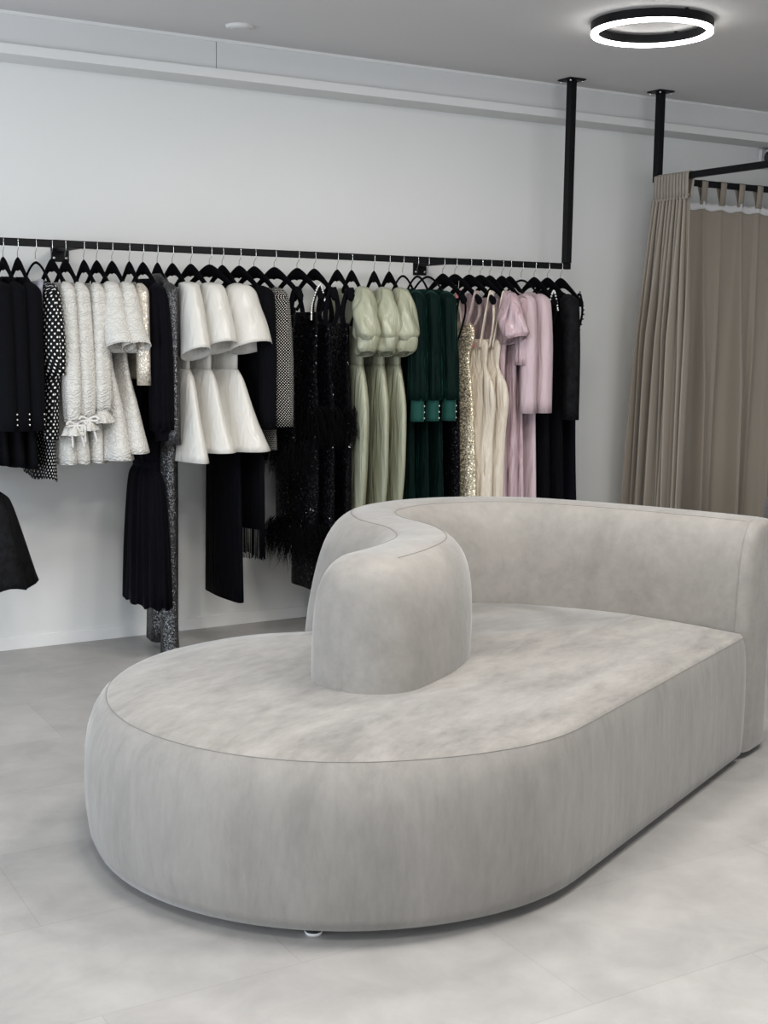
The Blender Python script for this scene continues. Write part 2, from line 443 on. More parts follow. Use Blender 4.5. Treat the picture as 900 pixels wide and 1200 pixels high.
# ------------------------------------------------------------------ clothes rail
YR = 5.65; R0 = 1.850; RT = 1.882
t = thing('clothes_rail', 'long black steel clothes rail hung from the ceiling and fixed to the wall', 'clothes rail', (0, YR, R0))
BEV = (('BEVEL', dict(width=0.003, segments=2)),)
b = bmesh.new(); box(b, 0.55, 4.468, -0.016, 0.016, 0, 0.032); finish('rail', b, M['metal'], t, False, mods=BEV)
b = bmesh.new(); box(b, 4.428, 4.468, -0.02, 0.02, 0.0325, CZ-R0-0.008); finish('post', b, M['metal'], t, False, mods=BEV)
def flange(x, y, z, par):
    b = bmesh.new(); box(b, x-0.055, x+0.055, y-0.055, y+0.055, z-0.008, z); f = finish('ceiling_flange', b, M['metal'], par, False, mods=BEV)
    for sx in (-1, 1):
        for sy in (-1, 1):
            b = bmesh.new(); cyl(b, x+sx*0.04, y+sy*0.04, z-0.018, z-0.0085, 0.006, 10); finish('bolt', b, M['chrome'], f)
flange(4.448, 0, CZ-R0, t)
for bx in (1.75, 3.705):
    b = bmesh.new(); box(b, bx-0.02, bx+0.02, 0.0165, WY-YR-0.008, 0.002, 0.030); a = finish('wall_bracket', b, M['metal'], t, False, mods=BEV)
    b = bmesh.new(); box(b, bx-0.042, bx+0.042, WY-YR-0.008, WY-YR, -0.045, 0.055); finish('wall_plate', b, M['metal'], a, False, mods=BEV)
    for sx in (-1, 1):
        b = bmesh.new(); tube(b, [(bx+sx*0.028, WY-YR-0.014, -0.028), (bx+sx*0.028, WY-YR-0.0085, -0.028)], 0.007, 10); finish('screw', b, M['chrome'], a)

# ------------------------------------------------------------------ hangers
def hanger_body(slim):
    b = bmesh.new()
    L = 0.212; n = 33; rings = []
    for i in range(n):
        X = -L+2*L*i/(n-1); q = abs(X)/L
        top = -0.047-0.148*(math.sqrt(q*q*1.1+0.045)-0.212)
        if slim: h = 0.012+0.004*q; th = 0.004+0.006*q**3; top = -0.062-0.118*q**1.8
        else:    h = 0.030*(1-q)**3+0.031+0.016*q**6; th = 0.0055+0.024*q**6
        end = 1.0 if q < 0.93 else math.sqrt(max(0.0, 1-((q-0.93)/0.0701)**2))*0.9+0.1
        zc = top-h/2; hh = h/2*end; tt = th*end
        rings.append([b.verts.new((X, tt*math.cos(a), zc+hh*math.sin(a))) for a in [2*PI*k/12 for k in range(12)]])
    for i in range(n-1):
        for k in range(12): b.faces.new((rings[i][k], rings[i+1][k], rings[i+1][(k+1) % 12], rings[i][(k+1) % 12]))
    b.faces.new(rings[0]); b.faces.new(rings[-1][::-1])
    return b
def hanger_hook():
    b = bmesh.new(); w = 0.0013; pts = []
    a, top = 0.0195, 0.032+w
    for k in range(0, 19):                       # squared loop over the rail
        th = PI*1.02*k/18
        c, s = math.cos(th), math.sin(th)
        pts.append((-math.copysign(abs(c)**0.5, c)*a, 0, 0.012+(top-0.012)*max(0, s)**0.45 if s > 0 else 0.008))
    pts = [(-a, 0, -0.002)]+pts+[(a, 0, 0.0), (a*0.9, 0, -0.010), (a*0.45, 0, -0.019), (0, 0, -0.026), (0, 0, -0.052)]
    tube(b, pts, w, 6)
    return b
hb = {s: hanger_body(s) for s in (False, True)}
HB = {}
for s in hb:
    me = bpy.data.meshes.new('hanger_body'); hb[s].to_mesh(me); hb[s].free(); me.materials.append(M['flock'])
    for p in me.polygons: p.use_smooth = True
    HB[s] = me
HH = bpy.data.meshes.new('hanger_hook'); _b = hanger_hook(); _b.to_mesh(HH); _b.free(); HH.materials.append(M['chrome'])
for p in HH.polygons: p.use_smooth = True

def hanger(x, deg, what, slim=False):
    kind = 'slim black' if slim else 'black flocked'
    t = thing('coat_hanger', '%s hanger carrying the %s' % (kind, what), 'hanger', (x, YR, R0), math.radians(deg-90), 'hangers on the clothes rail')
    for nm, me, in (('hanger_body', HB[slim]), ('hook', HH)):
        o = bpy.data.objects.new(nm, me); COL.objects.link(o); o.parent = t
    return t

# ------------------------------------------------------------------ garments
# local frame: +X towards the room, Y along the rail, Z = 0 at the underside of the rail
seed = [10]
def sd():
    seed[0] += 1; return seed[0]
def garment(name, x, deg, what, cat, group=None, slim=False, extra=''):
    hanger(x, deg, what, slim)
    lab = what+' hanging on the rail'
    return thing(name, lab if len(lab.split()) <= 16 else what, cat, (x, YR, R0), math.radians(deg-90), group)
def part(t, name, keys, mat, **kw):
    kw.setdefault('seed', sd())
    return finish(name, loft(keys, **kw), mat, t, mods=CLOTH)
def sleeves(t, keys, mat, far=True, **kw):
    out = []
    for s in ((1, -1) if far else (1,)):
        K = [(k[0], k[1] if s > 0 else -min(k[1], 0.295-k[2]))+tuple(k[2:6])+tuple(q*s for q in k[6:]) for k in keys]
        out.append(part(t, 'sleeve', K, mat, **kw))
    return out
def buttons(par, pts, mat, r=0.005):
    for p in pts:
        b = bmesh.new(); ball(b, (p[0], p[1], zmap(p[2])), r, 1, 1, 1, 8); finish('button', b, mat, par)
def strap(t, pts, w, mat, name='strap', th=0.003, across=(0, 1, 0)):
    """flat ribbon along pts"""
    b = bmesh.new(); P = [(p[0], p[1], zmap(p[2])) for p in catmull(pts, 6)]; A = Vector(across)
    rings = []
    for i, p in enumerate(P):
        p = Vector(p); tg = Vector(P[min(i+1, len(P)-1)])-Vector(P[max(i-1, 0)]); tg.normalize()
        s = (A-tg*A.dot(tg)).normalized(); nn = tg.cross(s)
        rings.append([b.verts.new(p+s*(w/2*cx)+nn*(th/2*cz)) for cx, cz in ((-1, -1), (1, -1), (1, 1), (-1, 1))])
    for i in range(len(rings)-1):
        for k in range(4): b.faces.new((rings[i][k], rings[i][(k+1) % 4], rings[i+1][(k+1) % 4], rings[i+1][k]))
    b.faces.new(rings[0][::-1]); b.faces.new(rings[-1])
    return finish(name, b, mat, t)
def plume(t, z0, z1, rx, ry, n, cx=0, name='feather_trim', length=0.09, seed_=1):
    """a band of fine barbs round the garment"""
    r = random.Random(seed_); b = bmesh.new()
    for i in range(n):
        th = r.uniform(0, 2*PI); z = r.uniform(z1, z0)
        p = Vector((cx+rx*math.cos(th), ry*math.sin(th), z))
        o = Vector((math.cos(th), math.sin(th)*0.8, 0)); d = (o*r.uniform(0.15, 0.75)+Vector((r.uniform(-.5, .5), r.uniform(-.5, .5), -1))).normalized()
        ln = length*r.uniform(0.5, 1.0); w = r.uniform(0.0009, 0.0022)
        side = d.cross(o); side = side.normalized() if side.length > 1e-3 else Vector((0, 1, 0))
        pts = [p, p+d*ln*0.4+o*0.012, p+d*ln*0.75+o*0.006+Vector((0, 0, -0.01)), p+d*ln+Vector((r.uniform(-.012, .012), r.uniform(-.012, .012), -0.028))]
        L = [b.verts.new(q-side*w*(1-k*0.3)) for k, q in enumerate(pts)]; Rr = [b.verts.new(q+side*w*(1-k*0.3)) for k, q in enumerate(pts)]
        for k in range(3): b.faces.new((L[k], Rr[k], Rr[k+1], L[k+1]))
    return finish(name, b, M['feather'], t)

SH = 0.205   # half shoulder width
def body_keys(neck, zs, hem, waist=None, rx=(0.2, 0.18, 0.2), ry=(0.03, 0.028, 0.04), fold=0.004, fold_h=0.012):
    wz = waist if waist is not None else (zs+hem)/2
    return [(zs+0.035, 0, neck, 0.020), (zs+0.018, 0, (neck+SH)/2+0.02, 0.024), (zs-0.01, 0, SH, 0.026), (zs-0.09, 0, rx[0], ry[0], 0, fold*0.5),
            (wz, 0, rx[1], ry[1], 0, fold), ((wz+hem)/2, 0, (rx[1]+rx[2])/2, (ry[1]+ry[2])/2, 0, (fold+fold_h)/2), (hem, 0, rx[2], ry[2], 0, fold_h)]
def slv(z0, z1, x0, x1, r0, r1, ry0=None, ry1=None, fold=0.003, mid=None):
    ry0 = r0 if ry0 is None else ry0; ry1 = r1 if ry1 is None else ry1
    K = [(z0, x0-0.01, 0.012, 0.010), (z0-0.012, x0, r0*0.6, ry0*0.6), (z0-0.05, x0+0.012, r0, ry0, 0, fold*0.5)]
    if mid: K.append(mid)
    K.append((z1, x1, r1, ry1, 0, fold))
    return K

# --- three black blazer dresses
for i, (x, a, w) in enumerate([(1.335, 4, 'leftmost of three black blazer dresses, at the frame edge'), (1.41, -1, 'middle of three black blazer dresses with sleeve buttons'),
                               (1.472, -1, 'rightmost of three black blazer dresses, beside the polka dots')]):
    t = garment('blazer_dress', x, a, w, 'dress', 'black blazer dresses')
    part(t, 'body', body_keys(0.075, -0.145, -0.925-0.01*i, -0.45, (0.2, 0.17, 0.2), (0.036, 0.033, 0.046), 0.003, 0.006), M['wool'], folds=5, hem=0.3)
    S = sleeves(t, slv(-0.135, -0.775, 0.195, 0.255, 0.058, 0.044, 0.044, 0.036, 0.003, (-0.42, 0.235, 0.05, 0.040)), M['wool'], folds=4)
    buttons(S[0], [(0.2885, 0.023, -0.705-0.022*k) for k in range(3)], M["brass"], 0.0038)
    for s in (-1, 1):
        strap(t, [(0.075, s*0.020, -0.112), (0.06, s*0.034, -0.2), (0.02, s*0.040, -0.42)], 0.035, M['wool'], 'lapel', 0.004, (1, 0, 0))
# --- long lace gown at the left edge
t = garment('lace_gown', 1.262, 2, 'long black lace gown with flared tier, at the left edge', 'dress')
part(t, 'bodice', body_keys(0.12, -0.15, -1.06, -0.45, (0.18, 0.16, 0.23), (0.03, 0.028, 0.062), 0.003, 0.006), M['lace'], folds=7)
part(t, 'flared_skirt', [(-1.045, 0.06, 0.17, 0.06, 0.02, 0.004), (-1.07, 0.06, 0.20, 0.09, 0.02, 0.006), (-1.22, 0.08, 0.25, 0.13, 0.02, 0.014), (-1.43, 0.09, 0.29, 0.17, 0.03, 0.02)], M['lace'], folds=8, hem=0.6)
# --- polka dot dress
t = garment('polka_dot_dress', 1.549, 2, 'black dress with white polka dots and puffed sleeves', 'dress', slim=True)
part(t, 'body', body_keys(0.155, -0.16, -1.0, -0.55, (0.19, 0.16, 0.2), (0.028, 0.026, 0.036), 0.003, 0.01), M['polka'], folds=6, hem=0.8)
sleeves(t, slv(-0.135, -0.535, 0.20, 0.245, 0.05, 0.045, 0.036, 0.042, 0.004, (-0.42, 0.245, 0.058, 0.045, 0, 0.003)), M['polka'], folds=6)
for s in (1, -1):
    part(t, 'lower_sleeve', [(-0.53, 0.225*s, 0.032, 0.026), (-0.6, 0.225*s, 0.036, 0.028, -0.012), (-0.82, 0.22*s, 0.04, 0.03, -0.02, 0.003)], M['polka'], folds=5)
strap(t, [(0.03, -0.012, -0.125), (0.12, -0.026, -0.135), (0.165, -0.045, -0.18), (0.17, -0.048, -0.27)], 0.045, M['lilac'], 'lining_collar', 0.003, (0.6, 0.6, 0.3))
# --- three long sleeved white jacquard dresses with tied ruffle cuffs
for i, (x, a, w) in enumerate([(1.619, 1, 'leftmost white jacquard dress with tied ruffle cuff'), (1.679, 0, 'second white jacquard dress with a ribbon bow at its cuff'),
                               (1.762, -3, 'third white ruffle-cuffed jacquard dress from the left')]):
    t = garment('jacquard_dress', x, a, w, 'dress', 'white long-sleeved jacquard dresses')
    part(t, 'body', body_keys(0.17, -0.165, -0.93, -0.5, (0.19, 0.165, 0.235), (0.030, 0.030, 0.065), 0.003, 0.006), M['jacquard'], folds=5, hem=0.4)
    dz = (0.0, 0.02, 0.05)[i]
    S = sleeves(t, slv(-0.128, -0.745+dz, 0.20, 0.25, 0.046, 0.034, 0.036, 0.034, 0.005, (-0.60, 0.25, 0.052, 0.042, 0, 0.003)), M['jacquard'], folds=5)
    for s, sl in zip((1, -1), S):
        part(sl, 'ruffle_cuff', [(-0.742+dz, 0.25*s, 0.034, 0.033), (-0.752+dz, 0.25*s, 0.030, 0.03), (-0.775+dz, 0.252*s, 0.046, 0.042, 0, 0.005), (-0.80+dz, 0.254*s, 0.052, 0.050, 0, 0.010)], M['jacquard'], folds=10)
    if i < 2:
        sl = S[0]; z = -0.752+dz
        for sy in (-1, 1):
            strap(sl, [(0.286, 0.0, z), (0.292, sy*0.03, z+0.012), (0.296, sy*0.042, z-0.006), (0.288, 0.0, z-0.004)], 0.010, M['ivory'], 'bow_loop', 0.0016, (0, 0, 1))
            strap(sl, [(0.288, 0.0, z), (0.296, sy*0.018, z-0.04), (0.292, sy*0.026+0.01, z-0.10)], 0.009, M['ivory'], 'ribbon_tail', 0.0016)
# --- two short sleeved jacquard dresses
for i, (x, a, w) in enumerate([(1.82, -1, 'white jacquard dress with wide short sleeves, left of the pair'), (1.89, -1, 'white jacquard dress with wide short sleeves, right of the pair')]):
    t = garment('jacquard_dress', x, a, w, 'dress', 'white short-sleeved jacquard dresses')
    part(t, 'body', [(-0.13, 0, 0.165, 0.02), (-0.16, 0, 0.195, 0.026), (-0.3, 0, 0.18, 0.028), (-0.46, 0.02, 0.155, 0.03), (-0.7, 0.05, 0.2, 0.06, 0.01, 0.002), (-0.915+0.03*i, 0.085, 0.235, 0.09, 0.015, 0.005)], M['jacquard'], folds=4, hem=0.4)
    sleeves(t, [(-0.12, 0.185, 0.012, 0.01), (-0.133, 0.197, 0.04, 0.03), (-0.18, 0.215, 0.054, 0.042, 0, 0.003), (-0.3, 0.25, 0.06, 0.054, 0, 0.003, 0.15), (-0.41, 0.292, 0.066, 0.062, 0.012, 0.002, 0.38)], M['jacquard'], folds=3)
# --- champagne beaded top
t = garment('beaded_blouse', 1.97, -5, 'champagne beaded blouse with elbow sleeves, beside the white jacquard', 'blouse')
part(t, 'body', body_keys(0.15, -0.155, -0.56, -0.4, (0.18, 0.16, 0.18), (0.026, 0.025, 0.028), 0.002, 0.004), M['beaded'], folds=5)
sleeves(t, slv(-0.125, -0.585, 0.19, 0.225, 0.045, 0.036, 0.034, 0.032, 0.003), M['beaded'], folds=4)
# --- black pleated velvet maxi dress
t = garment('pleated_maxi_dress', 2.034, -1, 'long black pleated velvet dress with full gathered sleeves', 'dress')
part(t, 'bodice', body_keys(0.08, -0.135, -0.95, -0.5, (0.19, 0.17, 0.15), (0.032, 0.032, 0.032), 0.004, 0.004), M['blackvelvet'], folds=14, n=72)
part(t, 'waistband', [(-0.94, 0, 0.152, 0.034), (-0.96, 0, 0.155, 0.036), (-0.985, 0, 0.152, 0.034)], M['blackvelvet'])
part(t, 'pleated_skirt', [(-0.975, 0, 0.15, 0.034, 0, 0.002), (-1.02, 0, 0.19, 0.052, 0, 0.005), (-1.25, 0, 0.22, 0.07, 0, 0.008), (-1.605, 0, 0.245, 0.085, 0, 0.011)], M['blackvelvet'], folds=21, n=130, hem=0.8)
S = sleeves(t, slv(-0.125, -0.79, 0.19, 0.235, 0.052, 0.05, 0.045, 0.05, 0.007, (-0.5, 0.23, 0.056, 0.05, 0, 0.006)), M['blackvelvet'], folds=12, n=72)
for s, sl in zip((1, -1), S):
    part(sl, 'gathered_cuff', [(-0.785, 0.235*s, 0.05, 0.05, 0, 0.006), (-0.805, 0.23*s, 0.034, 0.032, 0, 0.003), (-0.84, 0.228*s, 0.03, 0.028)], M['blackvelvet'], folds=9)
# --- gunmetal sequin gown, to the floor
t = garment('sequin_gown', 2.103, -6, 'gunmetal sequin gown whose hem reaches the floor', 'dress')
part(t, 'body', [(-0.075, 0, 0.085, 0.024), (-0.10, 0, 0.14, 0.028), (-0.15, 0, 0.20, 0.032), (-0.3, 0, 0.18, 0.034, 0, 0.002), (-0.6, 0, 0.155, 0.034, 0, 0.003), (-0.9, 0, 0.17, 0.04, 0, 0.004), (-1.4, -0.06, 0.12, 0.042, 0, 0.006), (-1.81, -0.07, 0.115, 0.05, 0, 0.008)], M['silver'], folds=6)
sleeves(t, slv(-0.118, -0.86, 0.195, 0.23, 0.05, 0.036, 0.040, 0.036, 0.004, (-0.5, 0.222, 0.045, 0.038, 0, 0.004)), M['silver'], folds=5)
part(t, 'trailing_panel', [(-0.84, 0.16, 0.05, 0.038, 0, 0.003), (-1.2, 0.15, 0.052, 0.040, 0, 0.004), (-1.72, 0.14, 0.054, 0.042, 0, 0.004), (-1.835, 0.14, 0.060, 0.048, 0, 0.006)], M['silver'], folds=4)
# --- three ivory bell sleeved dresses
for i, (x, a, w, bell, sk) in enumerate([(2.175, 0, 'leftmost ivory satin dress with wide bell sleeves', 0.062, 0.07), (2.264, 5, 'middle ivory satin dress with wide bell sleeves', 0.074, 0.085),
                                         (2.357, 19, 'rightmost and widest ivory satin dress with bell sleeves', 0.102, 0.115)]):
    t = garment('bell_sleeve_dress', x, a, w, 'dress', 'ivory bell-sleeved dresses')
    zc = (-0.44, -0.41, -0.41)[i]; hz = (-0.935, -0.895, -0.895)[i]
    part(t, 'bodice', [(-0.135, 0, 0.17, 0.02), (-0.15, 0, 0.195, 0.026), (-0.2, 0, 0.195, 0.032), (-0.515, 0, 0.185, 0.036)], M['satin_white'], folds=3)
    part(t, 'flared_skirt', [(-0.513, 0, 0.186, 0.037), (-0.56, 0.02, 0.2, 0.05), (-0.75, 0.05, 0.245, sk*0.85, 0.0, 0.002), (hz, 0.085, 0.285, sk*1.15, 0.0, 0.005)], M['satin_white'], folds=4, hem=0.3)
    sleeves(t, [(-0.112, 0.185, 0.012, 0.012), (-0.122, 0.198, 0.052, 0.042, 0, 0.003), (-0.15, 0.21, 0.068, bell*0.72, 0, 0.005), (-0.22, 0.228, 0.075, bell*0.84, 0, 0.005, 0.08), (zc+0.1, 0.258, 0.085, bell*0.92, 0, 0.003, 0.2), (zc, 0.278, 0.09, bell, 0, 0.002, 0.36)], M['satin_white'], folds=3)
# --- long straight black gown
t = garment('straight_gown', 2.421, 2, 'long straight black gown showing below the ivory dresses', 'dress')
part(t, 'body', body_keys(0.14, -0.155, -1.62, -0.6, (0.19, 0.17, 0.205), (0.03, 0.028, 0.034), 0.002, 0.004), M['crepe'], folds=5, hem=0.6, m=7)
# --- fringed black dress
t = garment('fringed_dress', 2.507, 8, 'black long-sleeved dress with a fringed hem', 'dress')
part(t, 'body', body_keys(0.14, -0.15, -1.28, -0.55, (0.2, 0.17, 0.2), (0.032, 0.028, 0.034), 0.002, 0.004), M['crepe'], folds=6, m=7)
sleeves(t, slv(-0.12, -0.80, 0.20, 0.25, 0.06, 0.044, 0.045, 0.036, 0.004, (-0.45, 0.24, 0.052, 0.04, 0, 0.003)), M['crepe'], folds=5)
b = bmesh.new()
for k in range(110):
    th = 2*PI*k/110; cx, cy = 0.203*math.cos(th), 0.038*math.sin(th)
    z1 = -1.415-rnd.uniform(0, 0.012)
    tube(b, [(cx*0.99, cy, -0.93), (cx*1.02, cy*1.05+rnd.uniform(-.002, .002), -1.2), (cx*1.02+rnd.uniform(-.004, .004), cy*1.05, z1)], 0.0022, 4)
finish('fringe', b, M['crepe'], t)
# --- pin dot dress
t = garment('pin_dot_dress', 2.584, 9, 'black dress densely dotted with tiny cream dots', 'dress')
part(t, 'body', body_keys(0.165, -0.16, -0.905, -0.5, (0.19, 0.16, 0.19), (0.03, 0.028, 0.04), 0.002, 0.005), M['pindot'], folds=5)
sleeves(t, slv(-0.125, -0.79, 0.195, 0.235, 0.055, 0.052, 0.046, 0.052, 0.004, (-0.5, 0.23, 0.058, 0.056, 0, 0.003)), M['pindot'], folds=4)
# --- feather trimmed black dresses
t = garment('feather_dress', 2.689, 12, 'short black sheer-neck dress with a feather hem', 'dress')
part(t, 'body', [(-0.215, 0, 0.165, 0.026), (-0.26, 0, 0.165, 0.03), (-0.45, 0, 0.15, 0.03, 0, 0.003), (-0.92, 0, 0.17, 0.04, 0, 0.005)], M['blacksequin'], folds=5)
for s in (-1, 1):
    strap(t, [(s*0.155, -0.012, -0.23), (s*0.18, -0.024, -0.18), (s*0.187, 0.0, -0.12), (s*0.18, 0.024, -0.18), (s*0.155, 0.012, -0.23)], 0.018, M['crepe'])
plume(t, -0.86, -0.97, 0.19, 0.06, 900, 0.05, seed_=3)
t = garment('feather_gown', 2.811, 9, 'black sparkling gown with crystal strap and feathered hem', 'dress')
part(t, 'body', [(-0.235, 0, 0.165, 0.026), (-0.28, 0, 0.17, 0.03), (-0.5, 0, 0.16, 0.032, 0, 0.003), (-0.75, 0, 0.175, 0.04, 0, 0.004), (-1.36, 0, 0.17, 0.05, 0, 0.006)], M['blacksequin'], folds=5)
st = strap(t, [(0.158, -0.02, -0.25), (0.176, -0.03, -0.19), (0.184, 0.0, -0.114), (0.176, 0.028, -0.19), (0.158, 0.02, -0.25)], 0.016, M['crepe'])
strap(t, [(-0.158, -0.02, -0.25), (-0.176, -0.03, -0.19), (-0.184, 0.0, -0.114), (-0.176, 0.028, -0.19), (-0.158, 0.02, -0.25)], 0.016, M['crepe'])
b = bmesh.new()
for p in catmull([(0.162, -0.032, -0.27), (0.18, -0.038, -0.19), (0.187, 0.0, -0.107), (0.18, 0.034, -0.18)], 9): ball(b, (p[0], p[1], zmap(p[2])), 0.0055, n=6)
finish('crystal_trim', b, M['crystal'], st)
plume(t, -0.70, -0.84, 0.185, 0.055, 1100, 0.0, seed_=4)
plume(t, -1.27, -1.40, 0.19, 0.085, 1500, 0.0, length=0.11, seed_=5)
for i, (x, a, w, z1) in enumerate([(2.903, 3, 'black sequin gown on wide velvet straps, left of the two', -1.62), (3.03, -8, 'black sequin gown on wide velvet straps, beside the sage gowns', -1.66)]):
    t = garment('velvet_strap_gown', x, a, w, 'dress', 'black velvet-strap gowns')
    part(t, 'body', [(-0.285, 0, 0.155, 0.026), (-0.34, 0, 0.16, 0.03), (-0.5, 0, 0.16, 0.032, 0, 0.003), (-0.75, 0, 0.19, 0.042, 0, 0.004), (z1, 0, 0.19, 0.055, 0, 0.007)], M['blacksequin'], folds=5)
    for s in (-1, 1):
        strap(t, [(s*0.15, -0.02, -0.30), (s*0.172, -0.034, -0.22), (s*0.18, 0.0, -0.116), (s*0.172, 0.034, -0.22), (s*0.15, 0.02, -0.30)], 0.026, M['blackvelvet'])
    plume(t, -0.70, -0.84, 0.20, 0.055, 1000, 0.0, seed_=6+i)
# --- three sage satin gowns with draped puff sleeves
for i, (x, a, w) in enumerate([(3.111, -12, 'leftmost sage satin gown with draped puff sleeve'), (3.238, -15, 'middle sage satin gown with draped puff sleeve'), (3.326, -13, 'rightmost sage satin gown, beside the green velvet')]):
    t = garment('satin_gown', x, a, w, 'dress', 'sage satin gowns')
    part(t, 'bodice', [(-0.14, 0, 0.165, 0.022), (-0.16, 0, 0.19, 0.03), (-0.3, 0, 0.18, 0.036, 0, 0.003), (-0.5, 0, 0.175, 0.038)], M['sage'], folds=4)
    part(t, 'skirt', [(-0.498, 0, 0.176, 0.039), (-0.6, 0.03, 0.20, 0.042, 0, 0.004), (-0.76, 0.055, 0.215, 0.045, 0, 0.006), (-1.0, 0.05, 0.21, 0.044, 0, 0.007), (-1.3, 0.02, 0.19, 0.046, 0, 0.005), (-1.66, 0.02, 0.2, 0.055, 0, 0.007)], M['sage'], folds=5)
    for s in (1, -1):
        sl = part(t, 'sleeve', [(-0.108, s*0.175, 0.012, 0.012), (-0.12, s*0.19, 0.045, 0.035), (-0.16, s*0.212, 0.060, 0.046, 0, 0.005), (-0.24, s*0.236, 0.074, 0.060, 0, 0.012), (-0.33, s*0.25, 0.086, 0.068+0.01*(i == 2), 0.004, 0.014), (-0.365, s*0.25, 0.070, 0.054, 0.004, 0.010)], M['sage'], folds=4, twist=26, m=9, n=56)
        part(sl, 'sleeve_drape', [(-0.325, s*0.244, 0.070, 0.052, 0.006, 0.003), (-0.36, s*0.248, 0.077, 0.058, 0.008, 0.006), (-0.42, s*0.25, 0.066, 0.052, 0.0, 0.011, 0.25*s), (-0.44, s*0.25, 0.05, 0.04, 0.0, 0.006, 0.3*s)], M['sage'], folds=4, twist=20, m=8, n=56)
# --- three bottle green velvet gowns
for i, (x, a, w) in enumerate([(3.406, -12, 'leftmost bottle-green velvet gown, overlapped by the sage sleeve'), (3.493, -12, 'middle bottle-green velvet gown with buttoned cuff'), (3.554, -4, 'rightmost bottle-green velvet gown, beside the gold sequins')]):
    t = garment('velvet_gown', x, a, w, 'dress', 'bottle-green velvet gowns', slim=True)
    part(t, 'body', body_keys(0.12, -0.145, -1.28, -0.55, (0.19, 0.165, 0.2), (0.03, 0.03, 0.04), 0.003, 0.006), M['green'], folds=8, n=60)
    part(t, 'hem_tier', [(-1.27, 0, 0.2, 0.042, 0, 0.004), (-1.30, 0, 0.225, 0.056, 0, 0.007), (-1.68, 0, 0.26, 0.075, 0, 0.011)], M['green'], folds=13, n=80)
    S = sleeves(t, slv(-0.118, -0.68, 0.20, 0.25, 0.055, 0.052, 0.042, 0.042, 0.008, (-0.4, 0.238, 0.05, 0.04, 0, 0.006)), M['green'], folds=7, n=60)
    for s, sl in zip((1, -1), S):
        part(sl, 'cuff', [(-0.674, 0.25*s, 0.046, 0.036), (-0.69, 0.25*s, 0.042, 0.032), (-0.785, 0.25*s, 0.042, 0.033)], M['greencuff'], folds=2)
    buttons(S[0], [(0.272, 0.028, -0.71-0.03*k) for k in range(3)], M['brass'], 0.0045)
# --- black sequin gown between green and gold
t = garment('sequin_gown', 3.647, 0, 'black gown with scattered sequins, between green velvet and gold', 'dress')
part(t, 'body', [(-0.37, 0, 0.15, 0.028), (-0.5, 0, 0.165, 0.03, 0, 0.003), (-0.8, 0, 0.175, 0.035, 0, 0.004), (-1.68, 0, 0.2, 0.05, 0, 0.006)], M['blacksequin'], folds=5)
for s in (-1, 1): strap(t, [(s*0.14, -0.004, -0.38), (s*0.178, -0.026, -0.22), (s*0.182, 0.0, -0.112), (s*0.178, 0.026, -0.22), (s*0.14, 0.004, -0.38)], 0.010, M['crepe'])
# --- gold sequin gown
t = garment('sequin_gown', 3.721, 6, 'gold sequin gown with sheer nude straps', 'dress')
part(t, 'body', [(-0.27, 0, 0.13, 0.030), (-0.30, 0, 0.16, 0.042), (-0.36, 0, 0.165, 0.044), (-0.46, 0, 0.13, 0.036, 0, 0.002), (-0.75, 0, 0.17, 0.044, 0, 0.003), (-1.2, 0.02, 0.18, 0.055, 0, 0.004), (-1.7, 0.02, 0.2, 0.06, 0, 0.006)], M['gold'], folds=4)
for s in (-1, 1): strap(t, [(s*0.135, -0.026, -0.29), (s*0.17, -0.03, -0.22), (s*0.18, 0.0, -0.112), (s*0.17, 0.03, -0.22), (s*0.135, 0.026, -0.29)], 0.022, M['tulle'])
strap(t, [(0.06, -0.02, -0.06), (0.065, -0.028, -0.105)], 0.0015, M['ivory'], 'tag_string', 0.0015)
strap(t, [(0.065, -0.029, -0.105), (0.066, -0.03, -0.15)], 0.032, M['pinktag'], 'price_tag', 0.002)
# --- two champagne satin gowns
for i, (x, a, w) in enumerate([(3.811, 5, 'champagne satin gown with thin straps, beside the gold sequins'), (3.881, 9, 'champagne satin gown with thin straps, beside the mauve satin')]):
    t = garment('slip_gown', x, a, w, 'dress', 'champagne satin gowns')
    part(t, 'body', [(-0.36, 0, 0.14, 0.030), (-0.40, 0, 0.165, 0.036), (-0.50, 0, 0.155, 0.036, 0, 0.004), (-0.60, 0.02, 0.185, 0.05, 0, 0.014), (-0.70, 0.03, 0.195, 0.05, 0, 0.013), (-0.9, 0.02, 0.185, 0.048, 0, 0.009), (-1.68, 0.01, 0.21, 0.06, 0, 0.012)], M['cream'], folds=4, twist=5, m=9, n=64)
    for s in (-1, 1): strap(t, [(s*0.14, -0.032, -0.41), (s*0.172, -0.03, -0.25), (s*0.182, 0.0, -0.108), (s*0.172, 0.03, -0.25), (s*0.14, 0.032, -0.41)], 0.016, M['cream'])
    if i == 0: strap(t, [(0.10, -0.05, -0.30), (0.10, -0.052, -0.41)], 0.034, M['pinktag'], 'price_tag', 0.002)
